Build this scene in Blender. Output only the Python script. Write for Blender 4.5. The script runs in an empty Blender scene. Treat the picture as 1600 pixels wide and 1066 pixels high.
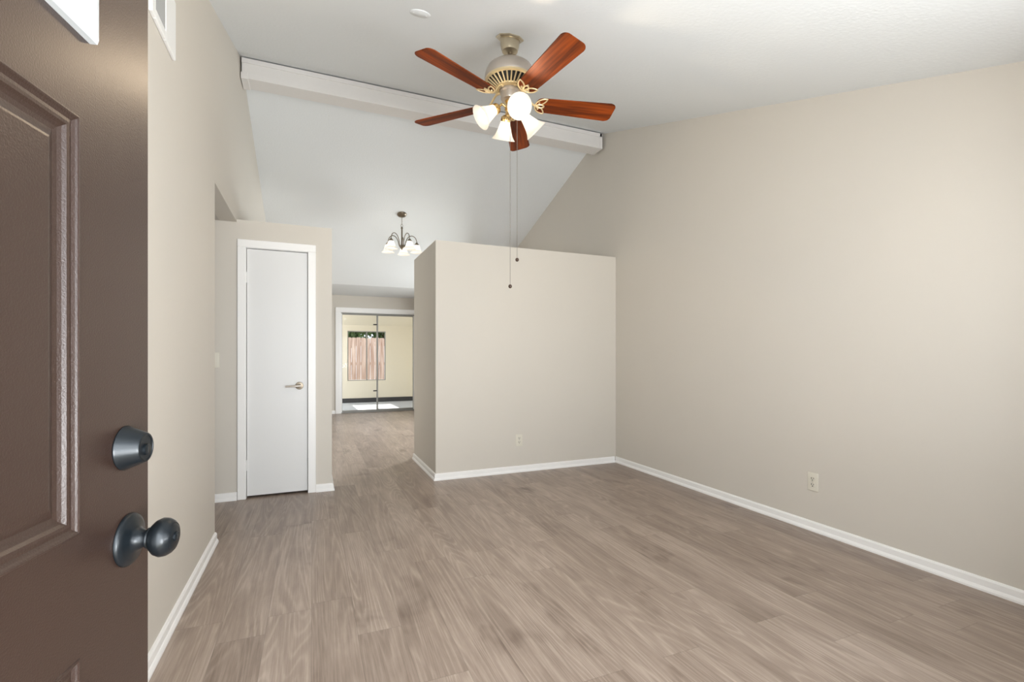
import bpy, bmesh, math, random
from mathutils import Vector, Matrix, Euler
random.seed(7)
S = bpy.context.scene
COL = S.collection
PI = math.pi

# ------------------------------------------------------------------ camera
YAW = 22.8
cam_d = bpy.data.cameras.new('camera')
cam_d.sensor_width = 36.0
cam_d.lens = 745.0 / 1600.0 * 36.0
cam_d.shift_y = (556.5 - 533.0) / 1600.0
cam_d.clip_start = 0.01
cam = bpy.data.objects.new('camera', cam_d)
cam.location = (0, 0, 1.16)
cam.rotation_euler = (PI / 2, 0, -math.radians(YAW))
COL.objects.link(cam)
S.camera = cam

# ------------------------------------------------------------------ world, sun, doorway daylight, added window light, exposure
S.view_settings.view_transform = 'Standard'
S.view_settings.look = 'None'
S.view_settings.gamma = 1.0
S.view_settings.use_curve_mapping = False
S.view_settings.exposure = 0.68
W = bpy.data.worlds.new('sky')
S.world = W
W.use_nodes = True
bg = W.node_tree.nodes['Background']
bg.inputs[0].default_value = (0.80, 0.90, 1.0, 1)
bg.inputs[1].default_value = 1.6


def sun_lamp():
    d = bpy.data.lights.new('sun', 'SUN')
    d.energy = 6.0
    d.angle = math.radians(0.6)
    d.color = (1.0, 0.95, 0.87)
    o = bpy.data.objects.new('sun', d)
    v = Vector((0.05, -1, -math.tan(math.radians(38))))
    o.rotation_euler = v.to_track_quat('-Z', 'Y').to_euler()
    o.location = (2, 14, 8)
    COL.objects.link(o)


def area(name, loc, direction, sx, sy, power, color):
    d = bpy.data.lights.new(name, 'AREA')
    d.shape = 'RECTANGLE'
    d.size, d.size_y = sx, sy
    d.energy = power
    d.color = color
    o = bpy.data.objects.new(name, d)
    o.location = loc
    o.rotation_euler = Vector(direction).to_track_quat('-Z', 'Y').to_euler()
    COL.objects.link(o)
    return o


DAY = (0.93, 0.97, 1.0)
sun_lamp()
area('daylight_front_doorway', (0.0, -0.75, 1.10), (0.6, 1, 0.10), 1.3, 2.1, 50, DAY)
area('added_front_window_light', (1.45, -0.75, 1.35), (-0.35, 1, 0.15), 1.9, 1.4, 42, DAY)  # light for an unseen front window, added to brighten the room
area('added_ceiling_fill_front', (1.45, -0.75, 0.55), (-0.35, 1, 0.9), 1.9, 0.8, 125, (0.97, 0.985, 1.0))  # upward fill outside the added window, put in to brighten the ceiling
area('added_dining_window_light', (3.6, 7.4, 1.5), (-1, 0, -0.7), 1.9, 1.2, 125, DAY)  # added light behind the partition to brighten the dining area
area('added_sunroom_side_light', (-1.95, 11.4, 1.3), (1, 0, 0), 1.5, 1.3, 62, DAY)  # added light outside the unseen side opening, brightens the sunroom

# ------------------------------------------------------------------ materials
def lin(r, g, b):
    f = lambda c: (c / 12.92 if c <= 0.04045 else ((c + 0.055) / 1.055) ** 2.4)
    return (f(r / 255), f(g / 255), f(b / 255), 1)


class NT:
    def __init__(s, name):
        s.m = bpy.data.materials.new(name)
        s.m.use_nodes = True
        s.t = s.m.node_tree
        s.b = s.t.nodes['Principled BSDF']
        s.out = s.t.nodes['Material Output']

    def n(s, kind, **kw):
        x = s.t.nodes.new(kind)
        for k, v in kw.items():
            setattr(x, k, v)
        return x

    def l(s, a, b):
        s.t.links.new(a, b)

    def math(s, op, a, b=None, c=None):
        x = s.n('ShaderNodeMath', operation=op)
        for i, v in enumerate((a, b, c)):
            if v is None:
                continue
            if isinstance(v, (int, float)):
                x.inputs[i].default_value = v
            else:
                s.l(v, x.inputs[i])
        return x.outputs[0]


def paint(name, col, rough=0.5, bump=0.0, bscale=200.0, metal=0.0, detail=3.0, vary=0.0, dist=0.001, coat=0.0, spec=0.5):
    a = NT(name)
    a.b.inputs['Base Color'].default_value = col
    a.b.inputs['Roughness'].default_value = rough
    a.b.inputs['Metallic'].default_value = metal
    a.b.inputs['Specular IOR Level'].default_value = spec
    if coat:
        a.b.inputs['Coat Weight'].default_value = coat
        a.b.inputs['Coat Roughness'].default_value = 0.28
    tc = a.n('ShaderNodeTexCoord')
    if bump:
        nz = a.n('ShaderNodeTexNoise')
        nz.inputs['Scale'].default_value = bscale
        nz.inputs['Detail'].default_value = detail
        a.l(tc.outputs['Object'], nz.inputs['Vector'])
        bp = a.n('ShaderNodeBump')
        bp.inputs['Strength'].default_value = bump
        bp.inputs['Distance'].default_value = dist
        a.l(nz.outputs['Fac'], bp.inputs['Height'])
        a.l(bp.outputs['Normal'], a.b.inputs['Normal'])
    if vary:
        n2 = a.n('ShaderNodeTexNoise')
        n2.inputs['Scale'].default_value = 3.0 if bscale > 50 else bscale
        n2.inputs['Detail'].default_value = 4.0
        a.l(tc.outputs['Object'], n2.inputs['Vector'])
        mx = a.n('ShaderNodeMix', data_type='RGBA')
        a.l(n2.outputs['Fac'], mx.inputs['Factor'])
        mx.inputs['A'].default_value = tuple(c * (1 - vary) for c in col[:3]) + (1,)
        mx.inputs['B'].default_value = tuple(min(1, c * (1 + vary)) for c in col[:3]) + (1,)
        a.l(mx.outputs['Result'], a.b.inputs['Base Color'])
    return a.m


M = {}
M['wall'] = paint('beige_wall_paint', lin(211, 205, 195), 0.55, 0.12, 260, vary=0.012, spec=0.3)
M['ceiling'] = paint('white_textured_ceiling', lin(230, 233, 234), 0.8, 0.5, 55, detail=5, dist=0.003, spec=0.2)
M['popcorn'] = paint('popcorn_ceiling', lin(205, 200, 192), 0.9, 1.0, 160, detail=3, dist=0.01, spec=0.1)
M['trim'] = paint('white_trim_paint', lin(247, 246, 244), 0.35, 0.03, 80)
M['beam'] = paint('white_beam_paint', lin(226, 223, 220), 0.5, 0.25, 40, detail=6, dist=0.002, vary=0.02)
M['door_white'] = paint('white_door_paint', lin(228, 228, 227), 0.4, 0.04, 120)
M['door_brown'] = paint('brown_door_paint', lin(46, 32, 26), 0.36, 0.6, 420, detail=2, dist=0.0010, vary=0.03, spec=0.4, coat=0.6)
M['black_metal'] = paint('oil_rubbed_dark_metal', lin(22, 27, 31), 0.30, 0.06, 150, metal=0.35, vary=0.35)
M['dark_slot'] = paint('dark_slot', lin(30, 28, 26), 0.6)
M['nickel'] = paint('brushed_nickel', lin(196, 186, 176), 0.34, 0.03, 300, metal=0.8)
M['nickel_dark'] = paint('antique_nickel', lin(128, 118, 104), 0.35, 0.03, 300, metal=1.0)
M['brass'] = paint('polished_brass', lin(226, 196, 140), 0.25, 0.02, 200, metal=1.0)
M['silver'] = paint('satin_silver_canopy', lin(196, 184, 160), 0.28, 0.02, 200, metal=0.9)
M['champagne'] = paint('champagne_metal', lin(226, 206, 164), 0.35, 0.02, 200, metal=0.75)
M['chrome'] = paint('sliding_door_aluminium', lin(150, 149, 145), 0.4, 0.02, 200, metal=0.3)
M['dark_rubber'] = paint('dark_rubber', lin(45, 44, 44), 0.6, 0.05, 100)
M['ivory'] = paint('ivory_plastic', lin(222, 217, 203), 0.35, 0.01, 200)
M['white_plastic'] = paint('white_plastic', lin(236, 236, 234), 0.45, 0.01, 200)
M['lite_white'] = paint('greyed_white_plastic', lin(184, 187, 188), 0.5, 0.01, 200, spec=0.3)  # white lowered evenly so the strongly lit frame burns out less
M['grille'] = paint('painted_grille_steel', lin(150, 149, 146), 0.5, 0.02, 200)
M['sun_wall'] = paint('cream_sunroom_paint', lin(229, 221, 203), 0.6, 0.1, 200)
M['sun_floor'] = paint('pale_concrete_floor', lin(178, 183, 192), 0.6, 0.1, 60, vary=0.03)
M['sun_base'] = paint('dark_sunroom_base', lin(58, 58, 60), 0.5, 0.02, 80)
M['grass'] = paint('lawn', lin(128, 122, 88), 0.95, 0.6, 80, vary=0.3)
M['bark'] = paint('bark', lin(82, 68, 56), 0.9, 0.6, 40, vary=0.2)
M['leaf'] = paint('leaf', lin(62, 88, 44), 0.6, 0.1, 60, vary=0.35)
M['ball'] = paint('dark_wood_ball', lin(58, 40, 28), 0.3, 0.05, 100)
M['chain'] = paint('pull_chain_metal', lin(128, 120, 112), 0.4, 0.02, 300, metal=0.6)


def floor_mat():
    a = NT('grey_oak_vinyl_plank')
    tc = a.n('ShaderNodeTexCoord')
    sp = a.n('ShaderNodeSeparateXYZ')
    a.l(tc.outputs['Object'], sp.inputs[0])
    x, y = sp.outputs['X'], sp.outputs['Y']
    w, L = 0.178, 1.22
    fx = a.math('DIVIDE', a.math('ADD', x, 20 * w), w)
    ix = a.math('FLOOR', fx)
    fx = a.math('FRACT', fx)
    wn = a.n('ShaderNodeTexWhiteNoise', noise_dimensions='1D')
    a.l(ix, wn.inputs['W'])
    fy = a.math('ADD', a.math('DIVIDE', y, L), a.math('MULTIPLY', wn.outputs['Value'], 7.3))
    iy = a.math('FLOOR', fy)
    fy = a.math('FRACT', fy)
    cb = a.n('ShaderNodeCombineXYZ')
    a.l(ix, cb.inputs[0])
    a.l(iy, cb.inputs[1])
    w2 = a.n('ShaderNodeTexWhiteNoise', noise_dimensions='2D')
    a.l(cb.outputs[0], w2.inputs['Vector'])
    r = w2.outputs['Value']

    def grain(sx, sy, scale, detail, dist=0.0, rough=0.6):
        c = a.n('ShaderNodeCombineXYZ')
        a.l(a.math('ADD', a.math('MULTIPLY', x, sx), a.math('MULTIPLY', r, 37.0)), c.inputs[0])
        a.l(a.math('MULTIPLY', y, sy), c.inputs[1])
        a.l(a.math('MULTIPLY', r, 91.0), c.inputs[2])
        nz = a.n('ShaderNodeTexNoise')
        nz.inputs['Scale'].default_value = scale
        nz.inputs['Detail'].default_value = detail
        nz.inputs['Roughness'].default_value = rough
        nz.inputs['Distortion'].default_value = dist
        a.l(c.outputs[0], nz.inputs['Vector'])
        return nz.outputs['Fac']
    g1 = grain(11, 2.2, 1.0, 6, 0.4)
    g2 = grain(170, 5.0, 1.0, 3)
    g5 = grain(60, 1.2, 1.0, 4)
    g3 = grain(6.0, 0.45, 1.0, 1.2, 0.5, 0.4)
    g4 = grain(3.0, 2.0, 1.0, 3, 0.3)
    rings = a.math('MULTIPLY', a.math('ADD', a.math('SINE', a.math('MULTIPLY', g3, 150.0)), 1.0), 0.5)
    rings = a.math('POWER', rings, 3.0)
    # dark smudges / knots
    kn = a.n('ShaderNodeMapRange')
    a.l(g4, kn.inputs['Value'])
    kn.inputs['From Min'].default_value = 0.60
    kn.inputs['From Max'].default_value = 0.78
    t = a.math('ADD', a.math('MULTIPLY', r, 0.20), a.math('MULTIPLY', g1, 0.75))
    t = a.math('ADD', t, a.math('ADD', a.math('MULTIPLY', g2, 0.55), a.math('MULTIPLY', g5, 0.32)))
    t = a.math('ADD', t, a.math('MULTIPLY', a.math('MULTIPLY', rings, g4), 0.30))
    t = a.math('SUBTRACT', t, a.math('MULTIPLY', kn.outputs[0], 0.42))
    t = a.math('SUBTRACT', t, 0.49)
    rp = a.n('ShaderNodeValToRGB')
    e = rp.color_ramp.elements
    e[0].position, e[0].color = 0.0, lin(108, 91, 80)
    e[1].position, e[1].color = 1.0, lin(200, 184, 171)
    m = rp.color_ramp.elements.new(0.5)
    m.color = lin(159, 142, 129)
    a.l(t, rp.inputs['Fac'])
    # seams
    ex = a.math('MULTIPLY', a.math('MINIMUM', fx, a.math('SUBTRACT', 1.0, fx)), w)
    ey = a.math('MULTIPLY', a.math('MINIMUM', fy, a.math('SUBTRACT', 1.0, fy)), L)
    ed = a.math('MINIMUM', ex, ey)
    mr = a.n('ShaderNodeMapRange')
    a.l(ed, mr.inputs['Value'])
    mr.inputs['From Min'].default_value = 0.0004
    mr.inputs['From Max'].default_value = 0.0020
    mr.inputs['To Min'].default_value = 0.74
    mr.inputs['To Max'].default_value = 1.0
    mx = a.n('ShaderNodeMix', data_type='RGBA', blend_type='MULTIPLY')
    mx.inputs['Factor'].default_value = 1.0
    a.l(rp.outputs['Color'], mx.inputs['A'])
    a.l(mr.outputs[0], mx.inputs['B'])
    a.l(mx.outputs['Result'], a.b.inputs['Base Color'])
    a.l(a.math('ADD', a.math('MULTIPLY', g2, 0.15), 0.26), a.b.inputs['Roughness'])
    a.b.inputs['Specular IOR Level'].default_value = 0.45
    bp = a.n('ShaderNodeBump')
    bp.inputs['Strength'].default_value = 0.25
    bp.inputs['Distance'].default_value = 0.001
    a.l(a.math('ADD', g2, mr.outputs[0]), bp.inputs['Height'])
    a.l(bp.outputs['Normal'], a.b.inputs['Normal'])
    return a.m


def wood_mat(name, c1, c2, sx=60, sy=3, rough=0.3, coat=0.0, axis=0):
    a = NT(name)
    tc = a.n('ShaderNodeTexCoord')
    mp = a.n('ShaderNodeMapping')
    mp.inputs['Scale'].default_value = (sy, sx, sx) if axis == 0 else ((sx, sx, sy))
    a.l(tc.outputs['Object'], mp.inputs['Vector'])
    nz = a.n('ShaderNodeTexNoise')
    nz.inputs['Scale'].default_value = 1.0
    nz.inputs['Detail'].default_value = 6
    nz.inputs['Distortion'].default_value = 0.5
    a.l(mp.outputs[0], nz.inputs['Vector'])
    rp = a.n('ShaderNodeValToRGB')
    rp.color_ramp.elements[0].position = 0.32
    rp.color_ramp.elements[1].position = 0.70
    rp.color_ramp.elements[0].color = c1
    rp.color_ramp.elements[1].color = c2
    a.l(nz.outputs['Fac'], rp.inputs['Fac'])
    a.l(rp.outputs['Color'], a.b.inputs['Base Color'])
    a.b.inputs['Roughness'].default_value = rough
    a.b.inputs['Coat Weight'].default_value = coat
    a.b.inputs['Specular IOR Level'].default_value = 0.18
    return a.m


def glass_mat():
    a = NT('clear_window_glass')
    tr = a.n('ShaderNodeBsdfTransparent')
    tr.inputs['Color'].default_value = (0.96, 0.96, 0.96, 1)
    gl = a.n('ShaderNodeBsdfGlossy')
    gl.inputs['Roughness'].default_value = 0.02
    fr = a.n('ShaderNodeFresnel')
    fr.inputs['IOR'].default_value = 1.15
    mx = a.n('ShaderNodeMixShader')
    a.l(fr.outputs[0], mx.inputs[0])
    a.l(tr.outputs[0], mx.inputs[1])
    a.l(gl.outputs[0], mx.inputs[2])
    a.l(mx.outputs[0], a.out.inputs['Surface'])
    return a.m


def shade_mat(name, col, strength):
    a = NT(name)
    a.b.inputs['Base Color'].default_value = (0.78, 0.76, 0.72, 1)
    a.b.inputs['Roughness'].default_value = 0.4
    a.b.inputs['Emission Color'].default_value = col
    a.b.inputs['Emission Strength'].default_value = strength
    tl = a.n('ShaderNodeBsdfTranslucent')
    tl.inputs['Color'].default_value = (0.82, 0.79, 0.74, 1)
    mx = a.n('ShaderNodeMixShader')
    mx.inputs[0].default_value = 0.55
    a.l(a.b.outputs[0], mx.inputs[1])
    a.l(tl.outputs[0], mx.inputs[2])
    a.l(mx.outputs[0], a.out.inputs['Surface'])
    return a.m


def emit_mat(name, col, strength):
    a = NT(name)
    a.b.inputs['Base Color'].default_value = (0.9, 0.9, 0.85, 1)
    a.b.inputs['Emission Color'].default_value = col
    a.b.inputs['Emission Strength'].default_value = strength
    return a.m


M['floor'] = floor_mat()
M['blade'] = wood_mat('cherry_fan_blade_wood', lin(60, 22, 5), lin(134, 58, 12), 45, 2.5, 0.58, 0.0)
M['fence'] = wood_mat('weathered_fence_wood', lin(170, 138, 122), lin(222, 198, 184), 14, 1.2, 0.85, axis=2)
M['glass'] = glass_mat()
M['shade'] = shade_mat('frosted_glass_shade', (1.0, 0.88, 0.70, 1), 0.30)
M['bulb'] = emit_mat('lit_bulb', (1.0, 0.88, 0.74, 1), 4.6)
M['shade_far'] = shade_mat('frosted_chandelier_glass', (1.0, 0.93, 0.84, 1), 0.3)
M['bulb_far'] = emit_mat('lit_chandelier_bulb', (1.0, 0.93, 0.84, 1), 8.0)


# ------------------------------------------------------------------ mesh helpers
class MB:
    def __init__(s):
        s.b = bmesh.new()

    def box(s, lo, hi, bevel=0.0, seg=2, mat=None):
        c = [(lo[i] + hi[i]) / 2 for i in range(3)]
        d = [abs(hi[i] - lo[i]) for i in range(3)]
        r = bmesh.ops.create_cube(s.b, size=1.0)
        vs = r['verts']
        for v in vs:
            v.co = Vector((v.co.x * d[0] + c[0], v.co.y * d[1] + c[1], v.co.z * d[2] + c[2]))
        if bevel:
            es = list({e for v in vs for e in v.link_edges})
            g = bmesh.ops.bevel(s.b, geom=es, offset=bevel, segments=seg, profile=0.5, affect='EDGES')
            vs = list({v for f in g['faces'] for v in f.verts} | {v for v in vs if v.is_valid})
        if mat:
            bmesh.ops.transform(s.b, matrix=mat, verts=[v for v in vs if v.is_valid])
        return s

    def prism(s, pts, axis, a, bb, mat=None):
        # pts: 2D outline in the two axes other than `axis`; extruded from a to bb
        def mk(p, t):
            if axis == 0:
                return Vector((t, p[0], p[1]))
            if axis == 1:
                return Vector((p[0], t, p[1]))
            return Vector((p[0], p[1], t))
        A = [s.b.verts.new(mk(p, a)) for p in pts]
        B = [s.b.verts.new(mk(p, bb)) for p in pts]
        if mat:
            for v in A + B:
                v.co = mat @ v.co
        n = len(pts)
        s.b.faces.new(A)
        s.b.faces.new(list(reversed(B)))
        for i in range(n):
            j = (i + 1) % n
            s.b.faces.new((A[j], A[i], B[i], B[j]))
        return s

    def lathe(s, prof, seg=32, mat=None, close=False):
        rings = []
        for (r, z) in prof:
            if r < 1e-6:
                v = s.b.verts.new((0, 0, z))
                rings.append([v])
            else:
                rings.append([s.b.verts.new((r * math.cos(2 * PI * k / seg), r * math.sin(2 * PI * k / seg), z)) for k in range(seg)])
        pairs = list(zip(rings, rings[1:]))
        if close:
            pairs.append((rings[-1], rings[0]))
        for A, B in pairs:
            for k in range(seg):
                j = (k + 1) % seg
                if len(A) == 1 and len(B) == 1:
                    continue
                if len(A) == 1:
                    s.b.faces.new((A[0], B[k], B[j]))
                elif len(B) == 1:
                    s.b.faces.new((A[k], A[j], B[0]))
                else:
                    s.b.faces.new((A[k], A[j], B[j], B[k]))
        if mat:
            for R in rings:
                for v in R:
                    v.co = mat @ v.co
        return s

    def tube(s, pts, r, seg=8, closed=False, flat=1.0, up=None, cap=True):
        pts = [Vector(p) for p in pts]
        n = len(pts)
        rings = []
        prev = None
        for i in range(n):
            if closed:
                t = (pts[(i + 1) % n] - pts[i - 1]).normalized()
            else:
                t = (pts[min(i + 1, n - 1)] - pts[max(i - 1, 0)]).normalized()
            if up is not None:
                u = Vector(up)
            else:
                u = prev if prev is not None else (Vector((0, 0, 1)) if abs(t.z) < 0.9 else Vector((1, 0, 0)))
            u = (u - t * u.dot(t)).normalized()
            prev = u
            w = t.cross(u)
            rr = r[i] if isinstance(r, (list, tuple)) else r
            rings.append([s.b.verts.new(pts[i] + u * (rr * flat * math.cos(2 * PI * k / seg)) + w * (rr * math.sin(2 * PI * k / seg))) for k in range(seg)])
        m = n if closed else n - 1
        for i in range(m):
            A, B = rings[i], rings[(i + 1) % n]
            for k in range(seg):
                j = (k + 1) % seg
                s.b.faces.new((A[k], A[j], B[j], B[k]))
        if cap and not closed:
            s.b.faces.new(list(reversed(rings[0])))
            s.b.faces.new(rings[-1])
        return s

    def sphere(s, c, r, u=16, v=10, scale=(1, 1, 1)):
        g = bmesh.ops.create_uvsphere(s.b, u_segments=u, v_segments=v, radius=r)
        for q in g['verts']:
            q.co = Vector((q.co.x * scale[0] + c[0], q.co.y * scale[1] + c[1], q.co.z * scale[2] + c[2]))
        return s

    def sweep(s, path, prof):
        # path: 2D polyline; prof: (offset to the right of travel, z)
        P = [Vector(p) for p in path]
        nrm = []
        for i in range(len(P) - 1):
            d = (P[i + 1] - P[i]).normalized()
            nrm.append(Vector((d.y, -d.x)))
        rings = []
        for i, p in enumerate(P):
            if i == 0:
                m = nrm[0]
            elif i == len(P) - 1:
                m = nrm[-1]
            else:
                m = (nrm[i - 1] + nrm[i]) / (1 + nrm[i - 1].dot(nrm[i]))
            rings.append([s.b.verts.new((p.x + m.x * o, p.y + m.y * o, z)) for (o, z) in prof])
        k = len(prof)
        for A, B in zip(rings, rings[1:]):
            for i in range(k):
                j = (i + 1) % k
                s.b.faces.new((A[i], A[j], B[j], B[i]))
        s.b.faces.new(list(reversed(rings[0])))
        s.b.faces.new(rings[-1])
        return s

    def xf(s, mat):
        bmesh.ops.transform(s.b, matrix=mat, verts=s.b.verts[:])
        return s

    def build(s, name, mat, parent=None, smooth=None, loc=None):
        bmesh.ops.recalc_face_normals(s.b, faces=s.b.faces[:])
        me = bpy.data.meshes.new(name)
        s.b.to_mesh(me)
        s.b.free()
        me.materials.append(mat)
        if smooth:
            me.shade_smooth()
            me.set_sharp_from_angle(angle=math.radians(smooth))
        o = bpy.data.objects.new(name, me)
        COL.objects.link(o)
        if parent:
            o.parent = parent
        if loc:
            o.location = loc
        return o


def tag(o, label=None, cat=None, group=None, kind=None):
    if label:
        o['label'] = label
    if cat:
        o['category'] = cat
    if group:
        o['group'] = group
    if kind:
        o['kind'] = kind
    return o


def thing(name, label, cat, loc=(0, 0, 0), rot=(0, 0, 0), group=None, kind=None):
    o = bpy.data.objects.new(name, None)
    o.empty_display_size = 0.1
    COL.objects.link(o)
    o.location = loc
    o.rotation_euler = rot
    return tag(o, label, cat, group, kind)


def dup(o, parent=None):
    c = o.copy()
    COL.objects.link(c)
    if parent:
        c.parent = parent
    for ch in list(o.children):
        dup(ch, c)
    return c


def struct(name, mb, mat, label, cat, smooth=None):
    return tag(mb.build(name, mat, None, smooth), label, cat, None, 'structure')


# ------------------------------------------------------------------ dimensions
XL, XR = -0.555, 3.07          # side walls
YF, YB = 0.02, 10.2            # front and back wall faces
RY, RZ, SL = 4.67, 3.715, 0.332
ZF = RZ - SL * (RY - YF)       # ceiling height at the front wall
ZFLAT = 2.39
YFLAT = RY + (RZ - ZFLAT) / SL


def zc(y):
    return RZ - SL * abs(RY - y) if y < YFLAT else ZFLAT


# ------------------------------------------------------------------ room shell
struct('floor', MB().box((-1.75, -0.14, -0.12), (XR + 0.12, YB + 0.02, 0.0)), M['floor'],
       'grey brown oak vinyl plank floor running to the glass door', 'floor')
TH = 0.14
ceil_poly = [(-0.12, zc(-0.12)), (RY, RZ), (YFLAT, ZFLAT), (YB + 0.12, ZFLAT),
             (YB + 0.12, ZFLAT + TH), (YFLAT, ZFLAT + TH), (RY, RZ + TH), (-0.12, zc(-0.12) + TH)]
struct('ceiling', MB().prism(ceil_poly, 0, XL - 0.12, XR + 0.12), M['ceiling'],
       'white textured vaulted ceiling sloping down on both sides of the ridge beam', 'ceiling')

OY0, OY1, OZ = 3.45, 4.50, 2.240     # hall opening in the left wall
left_poly = [(YF, 0), (OY0, 0), (OY0, OZ), (OY1, OZ), (OY1, 0), (YB, 0), (YB, ZFLAT), (YFLAT, ZFLAT), (RY, RZ), (YF, ZF)]
struct('wall_left', MB().prism(left_poly, 0, XL - 0.12, XL), M['wall'],
       'beige left wall with the hall opening and sloping top', 'wall')


def right_seg(mb, y0, y1, z0, z1=None):
    pts = [(y0, z0), (y1, z0)]
    if z1 is None:
        pts.append((y1, zc(y1)))
        for yy in (YFLAT, RY):
            if y0 < yy < y1:
                pts.append((yy, zc(yy)))
        pts.append((y0, zc(y0)))
    else:
        pts += [(y1, z1), (y0, z1)]
    mb.prism(pts, 0, XR, XR + 0.12)


mb = MB()
right_seg(mb, YF, 6.4, 0)
right_seg(mb, 6.4, 8.3, 0, 0.9)  # gap left for the added dining window
right_seg(mb, 6.4, 8.3, 2.05)
right_seg(mb, 8.3, YB, 0)
struct('wall_right', mb, M['wall'], 'long beige right wall rising to the vaulted ceiling', 'wall')

DX0, DX1, DZ = -0.435, 0.545, 2.06    # front doorway
WX0, WX1, WZ0, WZ1 = 0.75, 2.05, 0.65, 1.95  # opening of the added front window
mb = MB()
y0, y1 = YF - 0.14, YF
ztop = zc(y0)
for x0, x1, z0, z1 in ((XL - 0.12, DX0, 0, ztop), (DX0, DX1, DZ, ztop), (DX1, WX0, 0, ztop), (WX0, WX1, 0, WZ0),
                       (WX0, WX1, WZ1, ztop), (WX1, XR + 0.12, 0, ztop)):
    mb.box((x0, y0, z0), (x1, y1, z1))
struct('wall_front', mb, M['wall'], 'beige front wall around the entry doorway and added front window', 'wall')

GX0, GX1, GZ = 0.55, 2.03, 2.045      # sliding glass door opening
mb = MB()
for x0, x1, z0, z1 in ((XL - 0.12, GX0, 0, ZFLAT), (GX0, GX1, GZ, ZFLAT), (GX1, XR + 0.12, 0, ZFLAT)):
    mb.box((x0, YB, z0), (x1, YB + 0.12, z1))
struct('wall_back', mb, M['wall'], 'beige back wall around the sliding glass door', 'wall')

# half-height partition block on the right
PX, PY0, PY1, PZ = 1.066, 4.372, 5.38, 2.243
struct('wall_partition', MB().box((PX, PY0, 0), (XR, PY1, PZ)), M['wall'],
       'beige partition block standing short of the ceiling against the right wall', 'wall')

# closet block on the left
CX, CY, CZ = 0.162, 4.40, 2.262
KX0, KX1, KZ = -0.497, -0.020, 2.047
mb = MB()
for x0, x1, z0, z1 in ((-1.75, KX0, 0, 2.24), (KX0, KX1, KZ, CZ), (KX1, CX, 0, CZ), (XL, KX0, 2.24, CZ)):
    mb.box((x0, CY, z0), (x1, CY + 0.10, z1))
mb.box((CX - 0.1, CY + 0.1, 0), (CX, 6.0, CZ))
mb.box((XL, 5.9, 0), (CX - 0.1, 6.0, CZ))
mb.box((XL, CY + 0.1, CZ - 0.1), (CX - 0.1, 5.9, CZ))
struct('wall_closet', mb, M['wall'], 'beige closet block with the narrow white door, standing short of the ceiling', 'wall')

# hall behind the left wall
mb = MB()
mb.box((-1.75, 3.33, 0), (XL - 0.12, 3.45, 2.24))
mb.box((-1.87, 3.33, 0), (-1.75, 4.5, 2.24))
struct('wall_hall', mb, M['wall'], 'beige walls of the side hall behind the left wall', 'wall')
struct('ceiling_hall', MB().box((-1.87, 3.33, 2.24), (XL - 0.12, 4.5, 2.34)), M['popcorn'],
       'grey popcorn ceiling of the side hall', 'ceiling')

# ridge beam
BY0, BY1, BZ = 4.58, 4.76, 3.507
mb = MB()
mb.box((XL + 0.012, BY0, BZ), (XR - 0.045, BY1, zc(BY0) - 0.006), 0.003)
mb.box((XL + 0.012, BY0 - 0.010, zc(BY0) - 0.052), (XR - 0.045, BY0 + 0.02, zc(BY0) - 0.014), 0.002)
mb.box((XL + 0.006, BY0 - 0.008, BZ - 0.008), (XL + 0.060, BY1 + 0.004, BZ + 0.045), 0.003)
mb.box((XR - 0.075, BY0 - 0.010, BZ - 0.006), (XR - 0.040, BY1 + 0.004, zc(BY0) - 0.012), 0.003)
beam = struct('trim_beam', mb, M['beam'], 'white painted ridge beam across the peak of the ceiling', 'beam')

# baseboards
BP = [(0, 0), (0.021, 0), (0.021, 0.010), (0.016, 0.020), (0.012, 0.024), (0.012, 0.054), (0.007, 0.063), (0, 0.064)]


def base(name, path, label):
    struct(name, MB().sweep(path, BP), M['trim'], label, 'baseboard')


base('baseboard_right', [(XR, PY0 - 0.012), (XR, YF)][::-1][::-1], 'white baseboard along the long right wall')
base('baseboard_left', [(XL, YF), (XL, OY0)], 'white baseboard along the left wall beside the brown door')
base('baseboard_partition', [(PX + 0.25, PY1), (PX, PY1), (PX, PY0), (XR - 0.02, PY0)][0:4], 'white baseboard wrapping the partition block')
base('baseboard_closet', [(KX1 + 0.055, CY), (CX, CY), (CX, 6.0)], 'short white baseboard right of the closet door')
base('baseboard_hall', [(-1.75, CY), (KX0 - 0.056, CY)], 'white baseboard left of the closet door in the hall')
base('baseboard_back', [(XL, YB), (GX0 - 0.115, YB)], 'white baseboard left of the sliding glass door')
base('baseboard_dining', [(XR, YB), (XR, PY1)], 'white baseboard of the dining area behind the partition')


def casing(name, x0, x1, ztop, y, wd, th, label, out=-1):
    mb = MB()
    yb, yf = y, y + out * th
    lo, hi = min(yb, yf), max(yb, yf)
    mb.box((x0 - wd, lo, 0), (x0, hi, ztop), 0.004)
    mb.box((x1, lo, 0), (x1 + wd, hi, ztop), 0.004)
    mb.box((x0 - wd, lo, ztop), (x1 + wd, hi, ztop + wd), 0.004)
    return mb


# closet casing + jamb
mb = casing('', KX0 + 0.008, KX1 - 0.008, KZ - 0.006, CY, 0.062, 0.016, '')
mb.box((KX0, CY, 0), (KX0 + 0.008, CY + 0.1, KZ))
mb.box((KX1 - 0.008, CY, 0), (KX1, CY + 0.1, KZ))
mb.box((KX0, CY, KZ - 0.008), (KX1, CY + 0.1, KZ))
struct('trim_1', mb, M['trim'], 'white casing around the narrow closet door', 'door casing')

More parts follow.
